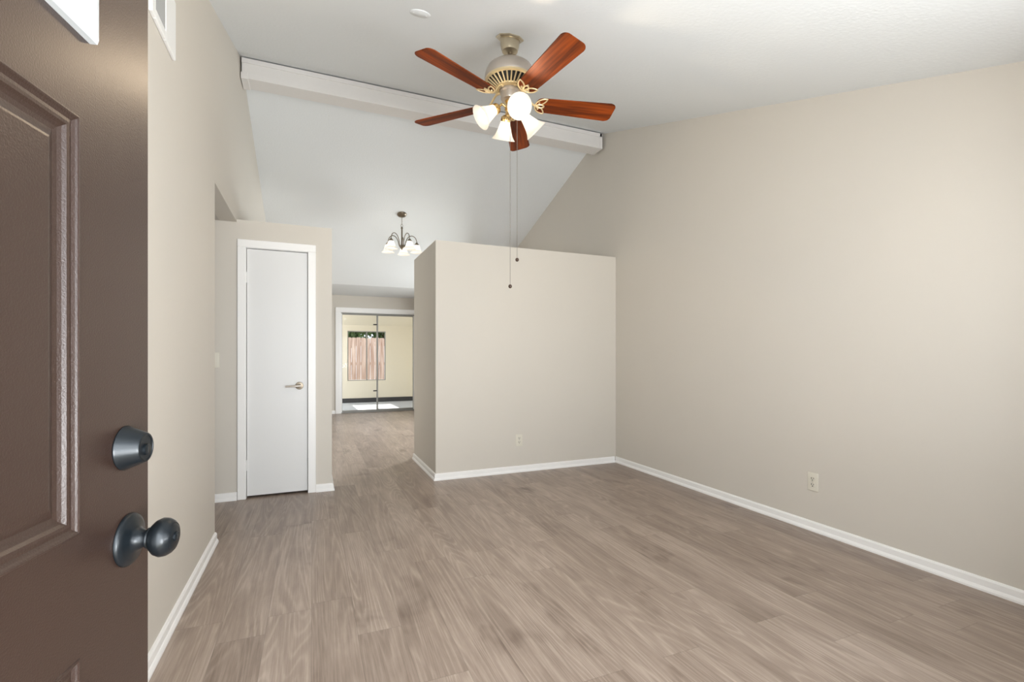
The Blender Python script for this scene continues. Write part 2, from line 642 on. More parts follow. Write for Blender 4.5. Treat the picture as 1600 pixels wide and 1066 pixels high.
mb = casing('', GX0 - 0.022, GX1 + 0.022, GZ + 0.012, YB, 0.085, 0.02, '')
mb.box((GX0 - 0.03, YB - 0.014, 0), (GX0 + 0.004, YB + 0.13, GZ))
mb.box((GX1 - 0.004, YB - 0.014, 0), (GX1 + 0.03, YB + 0.13, GZ))
mb.box((GX0 - 0.03, YB - 0.014, GZ - 0.004), (GX1 + 0.03, YB + 0.13, GZ + 0.016))
mb.lathe([(0, -0.008), (0.008, -0.006), (0.01, 0), (0, 0)], 12,
         Matrix.Translation((1.29, YB - 0.02, GZ + 0.055)) @ Matrix.Rotation(-PI / 2, 4, 'X') @ Matrix.Scale(1, 4))
struct('trim_2', mb, M['trim'], 'white casing around the sliding glass door', 'door casing')

mb = MB()
mb.box((DX0, YF - 0.15, 0), (DX0 + 0.018, YF + 0.002, DZ), 0.002)
mb.box((DX1 - 0.018, YF - 0.15, 0), (DX1, YF + 0.002, DZ), 0.002)
mb.box((DX0, YF - 0.15, DZ - 0.018), (DX1, YF + 0.002, DZ), 0.002)
mb.box((DX1 + 0.0, YF, 0.0), (DX1 + 0.06, YF + 0.015, DZ + 0.06), 0.003)
mb.box((DX0 - 0.06, YF, DZ), (DX1, YF + 0.015, DZ + 0.06), 0.003)
struct('trim_3', mb, M['trim'], 'white jamb and casing of the entry doorway', 'door casing')

# ------------------------------------------------------------------ entry door (open)
ANG = math.radians(10.9)
EDGE = Vector((-0.2406, 0.9256, 0))
ddir = Vector((math.sin(ANG), math.cos(ANG), 0))
DW, DT, DH = 0.90, 0.044, 2.03
hinge = EDGE - ddir * DW
# local axes: X from latch edge to hinge (s), Y = out of the exterior face, Z up
rotz = math.atan2(-ddir.y, -ddir.x)
door1 = thing('door_1', 'dark brown panelled entry door standing open in the left foreground', 'door',
              (EDGE.x, EDGE.y, 0.0), (0, 0, rotz), kind='structure')
# check: local X maps to -ddir ; local Y maps to rot90(-ddir) = (ddir.y, -ddir.x) = +x side  -> exterior normal


def panel_ring(mb, s0, s1, z0, z1, prof, fill=True):
    rings = []
    for (o, n) in prof:
        rings.append([mb.b.verts.new(c) for c in ((s0 + o, n, z0 + o), (s1 - o, n, z0 + o), (s1 - o, n, z1 - o), (s0 + o, n, z1 - o))])
    for A, B in zip(rings, rings[1:]):
        for k in range(4):
            j = (k + 1) % 4
            mb.b.faces.new((A[k], A[j], B[j], B[k]))
    if fill:
        mb.b.faces.new(rings[-1])
    return rings


MOLD = [(0, 0), (0.0010, 0.0012), (0.0028, 0.0015), (0.0046, 0.0006), (0.0066, -0.0010), (0.0100, -0.0030), (0.0145, -0.0022),
        (0.0185, -0.0025), (0.0220, -0.0055), (0.0260, -0.0078), (0.0320, -0.0090), (0.0440, -0.0040), (0.0470, -0.0036)]
MOLD = [(o, n * 1.08) for o, n in MOLD]
LS0, LS1, LZ0, LZ1 = 0.165, 0.735, 1.592, 1.880
holes = [(0.160, 0.415, 0.934, 1.463), (0.485, 0.740, 0.934, 1.463), (0.160, 0.415, 0.20, 0.778), (0.485, 0.740, 0.20, 0.778),
         (LS0, LS1, LZ0, LZ1)]
xs = sorted({0, DW} | {h[0] for h in holes} | {h[1] for h in holes})
zs = sorted({0.012, DH} | {h[2] for h in holes} | {h[3] for h in holes})


def door_face(mb, yy):
    grid = {}
    for i, xx in enumerate(xs):
        for k, zz in enumerate(zs):
            grid[i, k] = mb.b.verts.new((xx, yy, zz))
    for i in range(len(xs) - 1):
        for k in range(len(zs) - 1):
            cx, cz = (xs[i] + xs[i + 1]) / 2, (zs[k] + zs[k + 1]) / 2
            if any(h[0] < cx < h[1] and h[2] < cz < h[3] for h in holes):
                continue
            mb.b.faces.new((grid[i, k], grid[i + 1, k], grid[i + 1, k + 1], grid[i, k + 1]))


mb = MB()
door_face(mb, 0.0)
door_face(mb, -DT)
for h in holes[:4]:
    panel_ring(mb, *h, MOLD)
    panel_ring(mb, *h, [(o, -DT - n) for o, n in MOLD])
for (s0, s1, z0, z1) in holes[4:]:
    panel_ring(mb, s0, s1, z0, z1, [(0, 0), (0, -DT)], fill=False)
panel_ring(mb, 0, DW, 0.012, DH, [(0, 0), (0, -DT)], fill=False)
bmesh.ops.remove_doubles(mb.b, verts=mb.b.verts[:], dist=1e-5)
mb.build('door_leaf', M['door_brown'], door1)

# white lite frame + glass
FR = [(-0.0245, 0.0002), (-0.0245, 0.009), (-0.021, 0.0125), (-0.014, 0.0140), (-0.006, 0.0135), (0.002, 0.0100), (0.012, 0.0085), (0.020, 0.004), (0.020, -0.012)]
mb = MB()
panel_ring(mb, LS0, LS1, LZ0, LZ1, FR, fill=False)
panel_ring(mb, LS0, LS1, LZ0, LZ1, [(o, -DT - n) for o, n in FR], fill=False)
lite = tag(mb.build('lite_frame', M['lite_white'], door1), 'white frame of the small door window')
MB().box((LS0 + 0.018, -DT / 2 - 0.006, LZ0 + 0.018), (LS1 - 0.018, -DT / 2 + 0.006, LZ1 - 0.018)).build('pane', M['glass'], lite)

TOY = Matrix.Rotation(-PI / 2, 4, 'X')     # lathe axis Z -> +Y


def lat(prof, s, z, seg=40):
    return MB().lathe(prof, seg, Matrix.Translation((s, 0, z)) @ TOY)


# deadbolt
db = lat([(0, 0.0003), (0.0320, 0.0003), (0.0325, 0.002), (0.0310, 0.004), (0.0225, 0.0255), (0.0210, 0.0275), (0.0185, 0.0280),
          (0.0180, 0.0268), (0, 0.0266)], 0.062, 1.025).build('deadbolt', M['black_metal'], door1, 35)
lat([(0, 0.0266), (0.0085, 0.0266), (0.0085, 0.0300), (0.0070, 0.0305), (0, 0.0305)], 0.062, 1.022, 24).build('key_cylinder', M['black_metal'], db, 35)
mb = MB()
mb.box((0.0608, 0.0303, 1.0175), (0.0632, 0.0309, 1.0265))
mb.build('keyhole', M['dark_slot'], db)
# knob
kb = lat([(0, 0.0003), (0.0380, 0.0003), (0.0385, 0.002), (0.0365, 0.0055), (0.030, 0.0085), (0.021, 0.0110), (0.0165, 0.0140), (0.0140, 0.0185),
          (0.0125, 0.0220), (0.0125, 0.0255), (0.0150, 0.0265), (0.0155, 0.0285), (0.0145, 0.0300), (0.0200, 0.0330), (0.0255, 0.0385), (0.0282, 0.0450),
          (0.0272, 0.0520), (0.0240, 0.0575), (0.0205, 0.0605), (0.0195, 0.0600), (0.0180, 0.0615), (0.0150, 0.0628), (0, 0.0632)], 0.0543, 0.888).build(
    'door_knob', M['black_metal'], door1, 50)
lat([(0, 0.0625), (0.0075, 0.0625), (0.0075, 0.0650), (0.006, 0.0658), (0, 0.0658)], 0.0543, 0.888, 24).build('key_cylinder', M['black_metal'], kb, 35)
MB().box((0.0532, 0.0656, 0.884), (0.0554, 0.0662, 0.892)).build('keyhole', M['dark_slot'], kb)
# interior side knob (hidden from the photo's camera)
MB().lathe([(0, 0.0003), (0.036, 0.0003), (0.034, 0.006), (0.014, 0.014), (0.0125, 0.026), (0.026, 0.038), (0.028, 0.046), (0.020, 0.058), (0, 0.062)], 32,
           Matrix.Translation((0.0543, -DT, 0.888)) @ Matrix.Rotation(PI / 2, 4, 'X')).build('inner_knob', M['black_metal'], door1, 50)
for zz in (0.2, 1.0, 1.8):
    mb = MB()
    mb.tube([(DW + 0.006, -DT - 0.004, zz - 0.045), (DW + 0.006, -DT - 0.004, zz + 0.045)], 0.006, 12)
    mb.box((DW - 0.03, -DT - 0.002, zz - 0.045), (DW + 0.006, -DT + 0.0, zz + 0.045))
    mb.build('hinge', M['black_metal'], door1)

# ------------------------------------------------------------------ closet door
door2 = thing('door_2', 'narrow plain white closet door with a nickel lever', 'door', ((KX0 + KX1) / 2, CY + 0.016, 0), kind='structure')
hw = (KX1 - KX0) / 2 - 0.0115
MB().box((-hw, 0, 0.018), (hw, 0.035, KZ - 0.012), 0.0015).build('door_leaf', M['door_white'], door2)
lx, lz = -0.095 - (KX0 + KX1) / 2, 0.909
TOMY = Matrix.Rotation(PI / 2, 4, 'X')    # Z -> -Y
lv = MB().lathe([(0, 0), (0.032, 0), (0.0325, 0.004), (0.030, 0.008), (0.014, 0.010), (0.011, 0.016), (0.011, 0.040), (0, 0.041)], 32,
                Matrix.Translation((lx, 0, lz)) @ TOMY).build('handle_rose', M['nickel_dark'], door2, 40)
mb = MB()
mb.tube([(lx + 0.012, -0.046, lz), (lx - 0.01, -0.050, lz), (lx - 0.05, -0.052, lz - 0.001), (lx - 0.105, -0.049, lz - 0.003)],
        [0.009, 0.0095, 0.0075, 0.0060], 12)
mb.build('lever', M['nickel'], lv, 60)
for zz in (0.27, 1.80):
    mb = MB()
    mb.tube([(-hw - 0.004, -0.006, zz - 0.044), (-hw - 0.004, -0.006, zz + 0.044)], 0.0065, 12)
    mb.box((-hw, -0.002, zz - 0.044), (-hw + 0.012, 0.0, zz + 0.044))
    mb.build('hinge', M['door_white'], door2)
mb = MB()
mb.box((hw + 0.0025, -0.004, lz - 0.028), (hw + 0.0045, 0.03, lz + 0.028))
mb.build('strike_plate', M['nickel_dark'], door2)

# ------------------------------------------------------------------ sliding glass door
door3 = thing('door_3', 'sliding glass door with two tall panes at the far end', 'sliding door', ((GX0 + GX1) / 2, YB + 0.05, 0), kind='structure')
W2 = (GX1 - GX0) / 2 - 0.005
mb = MB()
mb.box((-W2, -0.045, 0.001), (W2, 0.05, 0.022), 0.003)
mb.box((-W2, -0.045, GZ - 0.03), (W2, 0.05, GZ - 0.006), 0.003)
mb.build('track_frame', M['chrome'], door3)
for sx in (-1, 1):
    MB().box((min(sx * W2, sx * (W2 - 0.012)), -0.045, 0.022), (max(sx * W2, sx * (W2 - 0.012)), 0.05, GZ - 0.03)).build('side_jamb', M['trim'], door3)


def slide_panel(x0, x1, y, w0=0.016, w1=0.022):
    f = MB()
    z0, z1, t = 0.024, GZ - 0.031, 0.014
    f.box((x0, y - t, z0), (x0 + w0, y + t, z1), 0.002)
    f.box((x1 - w1, y - t, z0), (x1, y + t, z1), 0.002)
    f.box((x0 + w0, y - t, z0), (x1 - w1, y + t, z0 + 0.03), 0.002)
    f.box((x0 + w0, y - t, z1 - 0.014), (x1 - w1, y + t, z1), 0.002)
    p = f.build('sliding_panel', M['chrome'], door3)
    MB().box((x0 + w0 - 0.002, y - 0.003, z0 + 0.028), (x1 - w1 + 0.002, y + 0.003, z1 - 0.012)).build('pane', M['glass'], p)
    return p


xm = 1.262 - (GX0 + GX1) / 2
pa = slide_panel(-W2 + 0.013, xm + 0.014, -0.018, 0.006, 0.024)
slide_panel(xm - 0.014, W2 - 0.013, 0.022, 0.020, 0.008)
for zz in (1.812, 0.440):
    MB().box((xm - 0.085, -0.046, zz - 0.012), (xm - 0.010, -0.030, zz + 0.012), 0.003).build('latch', M['dark_rubber'], pa)

# ------------------------------------------------------------------ sunroom beyond the glass
SY0, SY1, SXL, SXR = YB + 0.12, 12.45, -1.5, 2.45
struct('floor_sunroom', MB().box((SXL - 0.1, YB + 0.02, -0.12), (SXR + 0.1, SY1 + 0.1, 0.0)), M['sun_floor'], 'pale concrete floor of the sunroom beyond the glass', 'floor')


def zs_(y):
    return 2.32 + (1.93 - 2.32) * (y - SY0) / (SY1 - SY0)


pts = [(SY0, zs_(SY0)), (SY1 + 0.42, zs_(SY1 + 0.42)), (SY1 + 0.42, zs_(SY1 + 0.42) + 0.1), (SY0, zs_(SY0) + 0.1)]  # roof edge carried outward as an added eave to cut the sun patch
struct('ceiling_sunroom', MB().prism(pts, 0, SXL - 0.4, SXR + 0.3), M['sun_wall'], 'sloping cream ceiling of the sunroom with an eave added to cut the sun', 'ceiling')
VX0, VX1, VZ0, VZ1 = 0.82, 1.745, 0.545, 1.785
mb = MB()
zt = zs_(SY1)
for x0, x1, z0, z1 in ((SXL - 0.1, VX0, 0, zt), (VX0, VX1, 0, VZ0), (VX0, VX1, VZ1, zt), (VX1, SXR + 0.1, 0, zt)):
    mb.box((x0, SY1, z0), (x1, SY1 + 0.1, z1))
mb.box((VX1 + 0.03, SY1 - 0.005, 0.555), (SXR, SY1, 0.566))
struct('wall_sunroom_back', mb, M['sun_wall'], 'cream sunroom wall around the far window', 'wall')
mb = MB()
mb.prism([(SY0, 0), (SY1, 0), (SY1, zs_(SY1)), (SY0, zs_(SY0))], 0, SXR, SXR + 0.1)
struct('wall_sunroom_right', mb, M['sun_wall'], 'cream right end wall of the sunroom', 'wall')
mb = MB()
mb.prism([(SY0, 0), (SY1, 0), (SY1, 0.6), (SY0, 0.6)], 0, SXL - 0.1, SXL)  # low sill under an unseen opening, added to let light in
mb.prism([(SY0, 0.6), (10.65, 0.6), (10.65, zs_(10.65)), (SY0, zs_(SY0))], 0, SXL - 0.1, SXL)
mb.prism([(12.2, 0.6), (SY1, 0.6), (SY1, zs_(SY1)), (12.2, zs_(12.2))], 0, SXL - 0.1, SXL)
struct('wall_sunroom_left', mb, M['sun_wall'], 'cream left end wall of the sunroom with a wide opening added for light', 'wall')
struct('baseboard_sunroom', MB().box((SXL, SY1 - 0.015, 0), (SXR, SY1, 0.11), 0.003), M['sun_base'], 'dark baseboard under the sunroom window', 'baseboard')


def window(name, label, axis, x0, x1, z0, z1, at, depth, fw, mat, mull=True):
    o = thing(name, label, 'window', kind='structure')

    def bx(b, lo, hi, y0, y1, bev=0.002):
        if axis == 1:
            b.box((lo[0], y0, lo[1]), (hi[0], y1, hi[1]), bev)
        else:
            b.box((y0, lo[0], lo[1]), (y1, hi[0], hi[1]), bev)
    f = MB()
    bx(f, (x0, z0), (x0 + fw, z1), at, at + depth)
    bx(f, (x1 - fw, z0), (x1, z1), at, at + depth)
    bx(f, (x0 + fw, z0), (x1 - fw, z0 + fw), at, at + depth)
    bx(f, (x0 + fw, z1 - fw), (x1 - fw, z1), at, at + depth)
    f.build('window_frame', mat, o)
    xm = (x0 + x1) / 2
    if mull:
        f = MB()
        bx(f, (xm - fw * 0.6, z0 + fw), (xm + fw * 0.6, z1 - fw), at + 0.01, at + depth - 0.01)
        f.build('mullion', mat, o)
    for a, b in ((x0 + fw, xm - fw * 0.6), (xm + fw * 0.6, x1 - fw)):
        g = MB()
        bx(g, (a, z0 + fw), (b, z1 - fw), at + depth / 2 - 0.003, at + depth / 2 + 0.003, 0)
        g.build('pane', M['glass'], o)
    return o


window('window_1', 'two pane aluminium window in the far sunroom wall', 1, VX0, VX1, VZ0, VZ1, SY1 + 0.03, 0.05, 0.022, M['chrome'])
window('window_added_front', 'unseen front window beside the entry doorway, added to let daylight in', 1, WX0, WX1, WZ0, WZ1, YF - 0.10, 0.06, 0.04, M['trim'])  # unseen window, added as an opening for the front light
window('window_added_dining', 'unseen side window of the dining area behind the partition, added to let daylight in', 0, 6.4, 8.3, 0.9, 2.05, XR + 0.04, 0.06, 0.04, M['trim'])  # unseen window, added as an opening for the dining light

# ------------------------------------------------------------------ outdoors
struct('ground', MB().box((-14, -6, -0.35), (18, 26, -0.125)), M['grass'], 'lawn around the house outside', 'ground')
fn = thing('fence', 'weathered wooden privacy fence seen through the sunroom window', 'fence', (1.6, 15.6, -0.125))
mb = MB()
x = -5.0
while x < 5.0:
    h = 1.86 + random.uniform(-0.012, 0.012)
    c = 0.02
    mb.prism([(x, 0.03), (x + 0.136, 0.03), (x + 0.136, h - c), (x + 0.136 - c, h), (x + c, h), (x, h - c)], 1, random.uniform(-0.004, 0), 0.018)
    x += 0.142
mb.build('fence_boards', M['fence'], fn)
for zz in (0.35, 1.0, 1.6):
    MB().box((-5, 0.02, zz), (5, 0.06, zz + 0.09), 0.004).build('rail', M['fence'], fn)
for k in range(5):
    xx = -5 + k * 2.45
    MB().box((xx, 0.06, 0), (xx + 0.09, 0.15, 1.8), 0.004).build('fence_post', M['fence'], fn)


def shrub(label, loc, r, h, n, seed):
    rnd = random.Random(seed)
    t = thing('tree', label, 'tree', loc, group=None)
    mb = MB()
    for i in range(n):
        u = Vector((rnd.gauss(0, 1), rnd.gauss(0, 1), rnd.gauss(0, 1))).normalized() * rnd.uniform(0.55, 1.0)
        c = Vector((u.x * r, u.y * r * 0.8, h + u.z * r * 0.8))
        s = rnd.uniform(0.05, 0.11)
        R = Euler((rnd.uniform(0, 6.3), rnd.uniform(0, 6.3), rnd.uniform(0, 6.3))).to_matrix()
        v = [mb.b.verts.new(c + R @ Vector(p)) for p in ((-s, 0, 0), (0, -s * 0.5, 0.01), (s, 0, 0), (0, s * 0.5, 0.01))]
        mb.b.faces.new(v)
    mb.build('foliage', M['leaf'], t)
    tr = MB()
    tr.tube([(0, 0, 0), (0.03, 0.02, h * 0.5), (0, 0, h)], [0.09, 0.07, 0.04], 10)
    for k in range(5):
        a = k * 1.26
        tr.tube([(0, 0, h * 0.6), (math.cos(a) * r * 0.4, math.sin(a) * r * 0.4, h * 0.85), (math.cos(a) * r * 0.7, math.sin(a) * r * 0.6, h * 1.1)], [0.04, 0.028, 0.012], 8)
    tr.build('trunk', M['bark'], t)


shrub('dark leafy tree over the fence, at the left of the window', (1.0, 17.6, -0.125), 0.95, 2.30, 2600, 1)
shrub('green leafy tree over the fence, at the right of the window', (2.75, 18.4, -0.125), 0.95, 2.45, 2600, 2)

# ------------------------------------------------------------------ ceiling fan
FX, FY = 1.068, 2.573
FZ = zc(FY)
fan = thing('ceiling_fan', 'five blade ceiling fan with cherry wood blades and four lit glass shades', 'ceiling fan', (FX, FY, FZ))
g = lambda z: z - FZ               # world z -> fan local
slope_a = math.atan(SL)
# canopy: tapered cup, its octagonal trim plate lying on the slope
mb = MB()
mb.lathe([(0.0, 0.004), (0.080, 0.004), (0.082, -0.006), (0.076, -0.011), (0.0, -0.011)], 8, Matrix.Rotation(slope_a, 4, 'X') @ Matrix.Rotation(PI / 8, 4, 'Z'))
cn = mb.build('canopy', M['silver'], fan)
MB().lathe([(0.058, g(3.022)), (0.0575, g(2.995)), (0.051, g(2.955)), (0.045, g(2.938)), (0.020, g(2.930)), (0, g(2.930))], 40).build('canopy_cup', M['silver'], cn, 30)
MB().lathe([(0.013, g(2.945)), (0.013, g(2.880)), (0, g(2.880))], 20).build('downrod', M['nickel_dark'], fan, 40)
MB().lathe([(0, g(2.885)), (0.024, g(2.885)), (0.030, g(2.872)), (0.070, g(2.868)), (0.105, g(2.856)), (0.130, g(2.836)), (0.143, g(2.808)), (0.147, g(2.785)),
            (0.147, g(2.768)), (0.143, g(2.760)), (0.138, g(2.757))], 56).build('motor_housing', M['nickel'], fan, 40)
# vented lower cone: dark core + brass ribs and rings
vc = MB()
vc.lathe([(0.140, g(2.763)), (0.134, g(2.766)), (0.085, g(2.728)), (0.066, g(2.722)), (0, g(2.722))], 48)
vent = tag(vc.build('vent_core', M['dark_slot'], fan, 40), 'dark slotted underside of the motor')
rb = MB()
rb.lathe([(0.146, g(2.768)), (0.146, g(2.755)), (0.134, g(2.751)), (0.131, g(2.757)), (0.131, g(2.766))], 56, close=True)
rb.lathe([(0.083, g(2.724)), (0.081, g(2.717)), (0.064, g(2.709)), (0.060, g(2.714)), (0.060, g(2.722))], 48, close=True)
for k in range(30):
    a = 2 * PI * k / 30
    p0, p1 = Vector((0.136 * math.cos(a), 0.136 * math.sin(a), g(2.757))), Vector((0.078 * math.cos(a), 0.078 * math.sin(a), g(2.7205)))
    rb.tube([p0, p1], 0.0048, 6)
tag(rb.build('vent_ribs', M['champagne'], vent, 40), 'brass rings and ribs of the motor vent')
MB().lathe([(0.060, g(2.718)), (0.060, g(2.700)), (0.053, g(2.694)), (0.053, g(2.662)), (0.049, g(2.654)), (0.034, g(2.648)), (0, g(2.648))], 40).build(
    'switch_housing', M['nickel'], fan, 40)
MB().lathe([(0.030, g(2.650)), (0.032, g(2.640)), (0.024, g(2.632)), (0.021, g(2.622)), (0.029, g(2.610)), (0.031, g(2.598)), (0.024, g(2.586)), (0.017, g(2.578)),
            (0.020, g(2.566)), (0.024, g(2.558)), (0.018, g(2.548)), (0.010, g(2.542)), (0.010, g(2.536)), (0, g(2.532))], 32).build('light_fitter', M['brass'], fan, 50)

ZB = g(2.642)
PITCH = math.radians(13)
PH0 = math.radians(-11.3)


def smooth_path(pts, n=6):
    # Catmull-Rom
    P = [Vector(p) for p in pts]
    out = []
    for i in range(len(P) - 1):
        p0, p1, p2, p3 = P[max(i - 1, 0)], P[i], P[i + 1], P[min(i + 2, len(P) - 1)]
        for k in range(n):
            t = k / n
            out.append(0.5 * ((2 * p1) + (p2 - p0) * t + (2 * p0 - 5 * p1 + 4 * p2 - p3) * t * t + (3 * p1 - p0 - 3 * p2 + p3) * t ** 3))
    out.append(P[-1])
    return out


def blade_outline():
    pts = []
    r0, r1, h0, h1, c0, c1 = 0.158, 0.648, 0.054, 0.071, 0.030, 0.034
    def arc(cx, cy, rx, ry, a0, a1, n=7):
        return [(cx + rx * math.cos(a0 + (a1 - a0) * k / n), cy + ry * math.sin(a0 + (a1 - a0) * k / n)) for k in range(n + 1)]
    pts += arc(r0 + c0, -h0 + c0, c0, c0, -PI, -PI / 2)
    pts += arc(r1 - c1 - 0.008, -h1 + c1, c1, c1, -PI / 2, -0.12)
    pts += arc(r1 - c1 - 0.008, h1 - c1, c1, c1, 0.12, PI / 2)
    pts += arc(r0 + c0, h0 - c0, c0, c0, PI / 2, PI)
    return pts


def almond(a, b, h, n=22):
    a, b = Vector(a), Vector(b)
    d = b - a
    nrm = Vector((-d.y, d.x)).normalized()
    out = []
    for k in range(n):
        t = k / n
        if t < 0.5:
            u = t * 2
            out.append(a + d * u + nrm * h * math.sin(PI * u) ** 0.8)
        else:
            u = 2 - t * 2
            out.append(a + d * u - nrm * h * max(0, math.sin(PI * u)) ** 0.8)
    return out


RP = Matrix.Rotation(-PITCH, 4, 'X')       # CCW edge lower


def make_blade():
    b = MB()
    b.prism(blade_outline(), 2, 0.0, 0.006)
    edges = [e for e in b.b.edges if abs(e.verts[0].co.z - e.verts[1].co.z) < 1e-6]
    bmesh.ops.bevel(b.b, geom=edges, offset=0.0014, segments=2, affect='EDGES')
    b.xf(RP)
    o = b.build('fan_blade', M['blade'], fan, 30)
    i = MB()
    zz = -0.003
    for sgn in (-1, 1):
        i.tube([(p.x, p.y, zz) for p in almond((0.150, sgn * 0.004), (0.214, sgn * 0.058), 0.017)], 0.0042, 8, closed=True, flat=0.8, up=(0, 0, 1))
    i.tube([(0.180 + 0.024 * math.cos(2 * PI * k / 20), 0.0125 * math.sin(2 * PI * k / 20), zz - 0.002) for k in range(20)], 0.0042, 8, closed=True, flat=0.8, up=(0, 0, 1))
    for px, py in ((0.172, 0.022), (0.172, -0.022), (0.203, 0.0)):
        i.lathe([(0, -0.008), (0.005, -0.007), (0.006, -0.003), (0.006, 0)], 12, Matrix.Translation((px, py, 0)))
    i.xf(RP)
    arm = smooth_path([(0.062, 0, g(2.712) - ZB), (0.085, 0, g(2.706) - ZB), (0.108, 0, 0.040), (0.128, 0, 0.012), (0.144, 0, -0.001), (0.160, 0, -0.003)], 5)
    i.tube(arm, [0.011] * 6 + [0.009] * (len(arm) - 10) + [0.008] * 4, 10, flat=0.55, up=(0, 0, 1))
    i.build('blade_iron', M['champagne'], o, 50)
    return o


b0 = make_blade()
for k in range(5):
    o = b0 if k == 0 else dup(b0, fan)
    o.location = (0, 0, ZB)
    o.rotation_euler = (0, 0, PH0 + k * 2 * PI / 5)

# light kit: (cam-frame azimuth, tilt below horizontal, neck radius, neck z)
BELL = [(0.0265, 0.0), (0.0285, 0.012), (0.033, 0.030), (0.039, 0.050), (0.046, 0.070), (0.054, 0.088), (0.064, 0.102), (0.071, 0.110)]


def bell(mb, mat, k=1.0, th=0.0035, prof=BELL):
    pr = [(r * k, z * k) for r, z in prof]
    inn = [(r * k - th, z * k) for r, z in reversed(prof)]
    inn[-1] = (inn[-1][0], inn[-1][1] + th)
    mb.lathe(pr + [(pr[-1][0] - th * 0.3, pr[-1][1] + th * 0.5)] + inn, 36, mat)
    mb.lathe([(0, 0.003 * k), (inn[-1][0] + 0.001, 0.003 * k)], 36, mat)
    return mb


def axis_mat(p, d):
    q = Vector(d).normalized().to_track_quat('Z', 'Y')
    return Matrix.Translation(p) @ q.to_matrix().to_4x4()


def spot_light(parent, name, loc, d, power, col, rad):
    l = bpy.data.lights.new(name, 'SPOT')
    l.energy = power
    l.color = col
    l.shadow_soft_size = rad
    l.spot_size = math.radians(150)
    l.spot_blend = 0.25
    o = bpy.data.objects.new(name, l)
    o.location = loc
    o.rotation_euler = Vector(d).to_track_quat('-Z', 'Y').to_euler()
    o.parent = parent
    COL.objects.link(o)
    return o


def lamp_light(parent, name, loc, power, col, rad):
    d = bpy.data.lights.new(name, 'POINT')
    d.energy = power
    d.color = col
    d.shadow_soft_size = rad
    o = bpy.data.objects.new(name, d)
    o.location = loc
    o.parent = parent
    COL.objects.link(o)
    return o


KIT = [(20, 44, 0.088, 2.578), (108, 62, 0.080, 2.578), (200, 36, 0.088, 2.588), (289, 30, 0.072, 2.592)]
for az, tilt, rn, zn in KIT:
    a = math.radians(az - YAW)
    hd = Vector((math.cos(a), math.sin(a), 0))
    d = hd * math.cos(math.radians(tilt)) + Vector((0, 0, -math.sin(math.radians(tilt))))
    neck = hd * rn + Vector((0, 0, g(zn)))
    arm = MB()
    pth = smooth_path([hd * 0.018 + Vector((0, 0, g(2.604))), hd * 0.045 + Vector((0, 0, g(zn) + 0.036)), neck - d * 0.040 + Vector((0, 0, 0.006)), neck - d * 0.020], 6)
    arm.tube(pth, 0.0065, 10)
    m = axis_mat(neck - d * 0.026, d)
    arm.lathe([(0, 0.0), (0.014, 0.001), (0.022, 0.006), (0.029, 0.014), (0.0305, 0.026), (0.0305, 0.036), (0.0285, 0.036), (0.0275, 0.030)], 28, m)
    arm.build('lamp_arm', M['brass'], fan, 50)
    s = bell(MB(), axis_mat(neck, d)).build('lamp_shade', M['shade'], fan, 50)
    MB().lathe([(0, 0.004), (0.011, 0.004), (0.013, 0.020), (0.022, 0.042), (0.0265, 0.060), (0.024, 0.076), (0.015, 0.086), (0, 0.090)], 24, axis_mat(neck, d)).build(
        'bulb', M['bulb'], s, 60)
    spot_light(fan, 'fan_lamp', neck + d * 0.116, d, 4.0, (1.0, 0.80, 0.56), 0.03)

# pull chains
for cx, cd, z1 in ((-0.0105, 2.742, 1.561), (0.0295, 2.752, 1.716)):
    # offsets along camera-right / forward, from the camera position, into the fan frame
    yr = math.radians(YAW)
    wx = cd * math.sin(yr) + cx * math.cos(yr) - FX
    wy = cd * math.cos(yr) - cx * math.sin(yr) - FY
    r0 = Vector((wx, wy, 0))
    mb = MB()
    mb.tube([(wx, wy, g(2.662)), (wx, wy, g(z1 + 0.012))], 0.0013, 6)
    z = z1 + 0.014
    k = 0
    while z < 2.65 and k < 400:
        bmesh.ops.create_icosphere(mb.b, subdivisions=1, radius=0.0021, matrix=Matrix.Translation((wx, wy, g(z))))
        z += 0.0075
        k += 1
    c = mb.build('pull_chain', M['chain'], fan, 60)
    MB().sphere((wx, wy, g(z1)), 0.0105, 20, 14, (1, 1, 1.08)).build('pull_knob', M['ball'], c, 80)

# ------------------------------------------------------------------ chandelier
CHX, CHY = 1.132, 6.558
CHZ = zc(CHY)
ch = thing('chandelier', 'small five arm nickel chandelier with downward frosted glass shades', 'chandelier', (CHX, CHY, CHZ))
q = lambda z: z - CHZ
MB().lathe([(0, 0.003), (0.064, 0.003), (0.065, -0.004), (0.060, -0.014), (0.040, -0.024), (0.012, -0.030), (0, -0.031)], 32, Matrix.Rotation(-slope_a, 4, 'X')).build(
    'canopy', M['nickel_dark'], ch, 40)
mb = MB()
ztop, zbot = q(CHZ - 0.026), q(2.945)
nl = 6
for k in range(nl):
    zc0 = ztop + (zbot - ztop) * (k + 0.5) / nl
    ln = (ztop - zbot) / nl * 0.66
    pts = []
    for i in range(14):
        a = 2 * PI * i / 14
        u, v = 0.0065 * math.cos(a), ln * math.sin(a)
        pts.append((u, 0, zc0 + v) if k % 2 else (0, u, zc0 + v))
    mb.tube(pts, 0.0018, 6, closed=True)
mb.build('chain', M['nickel_dark'], ch, 60)
mb = MB()
mb.tube([(0.013 * math.cos(2 * PI * i / 18), 0, q(2.932) + 0.015 * math.sin(2 * PI * i / 18)) for i in range(18)], 0.003, 8, closed=True)
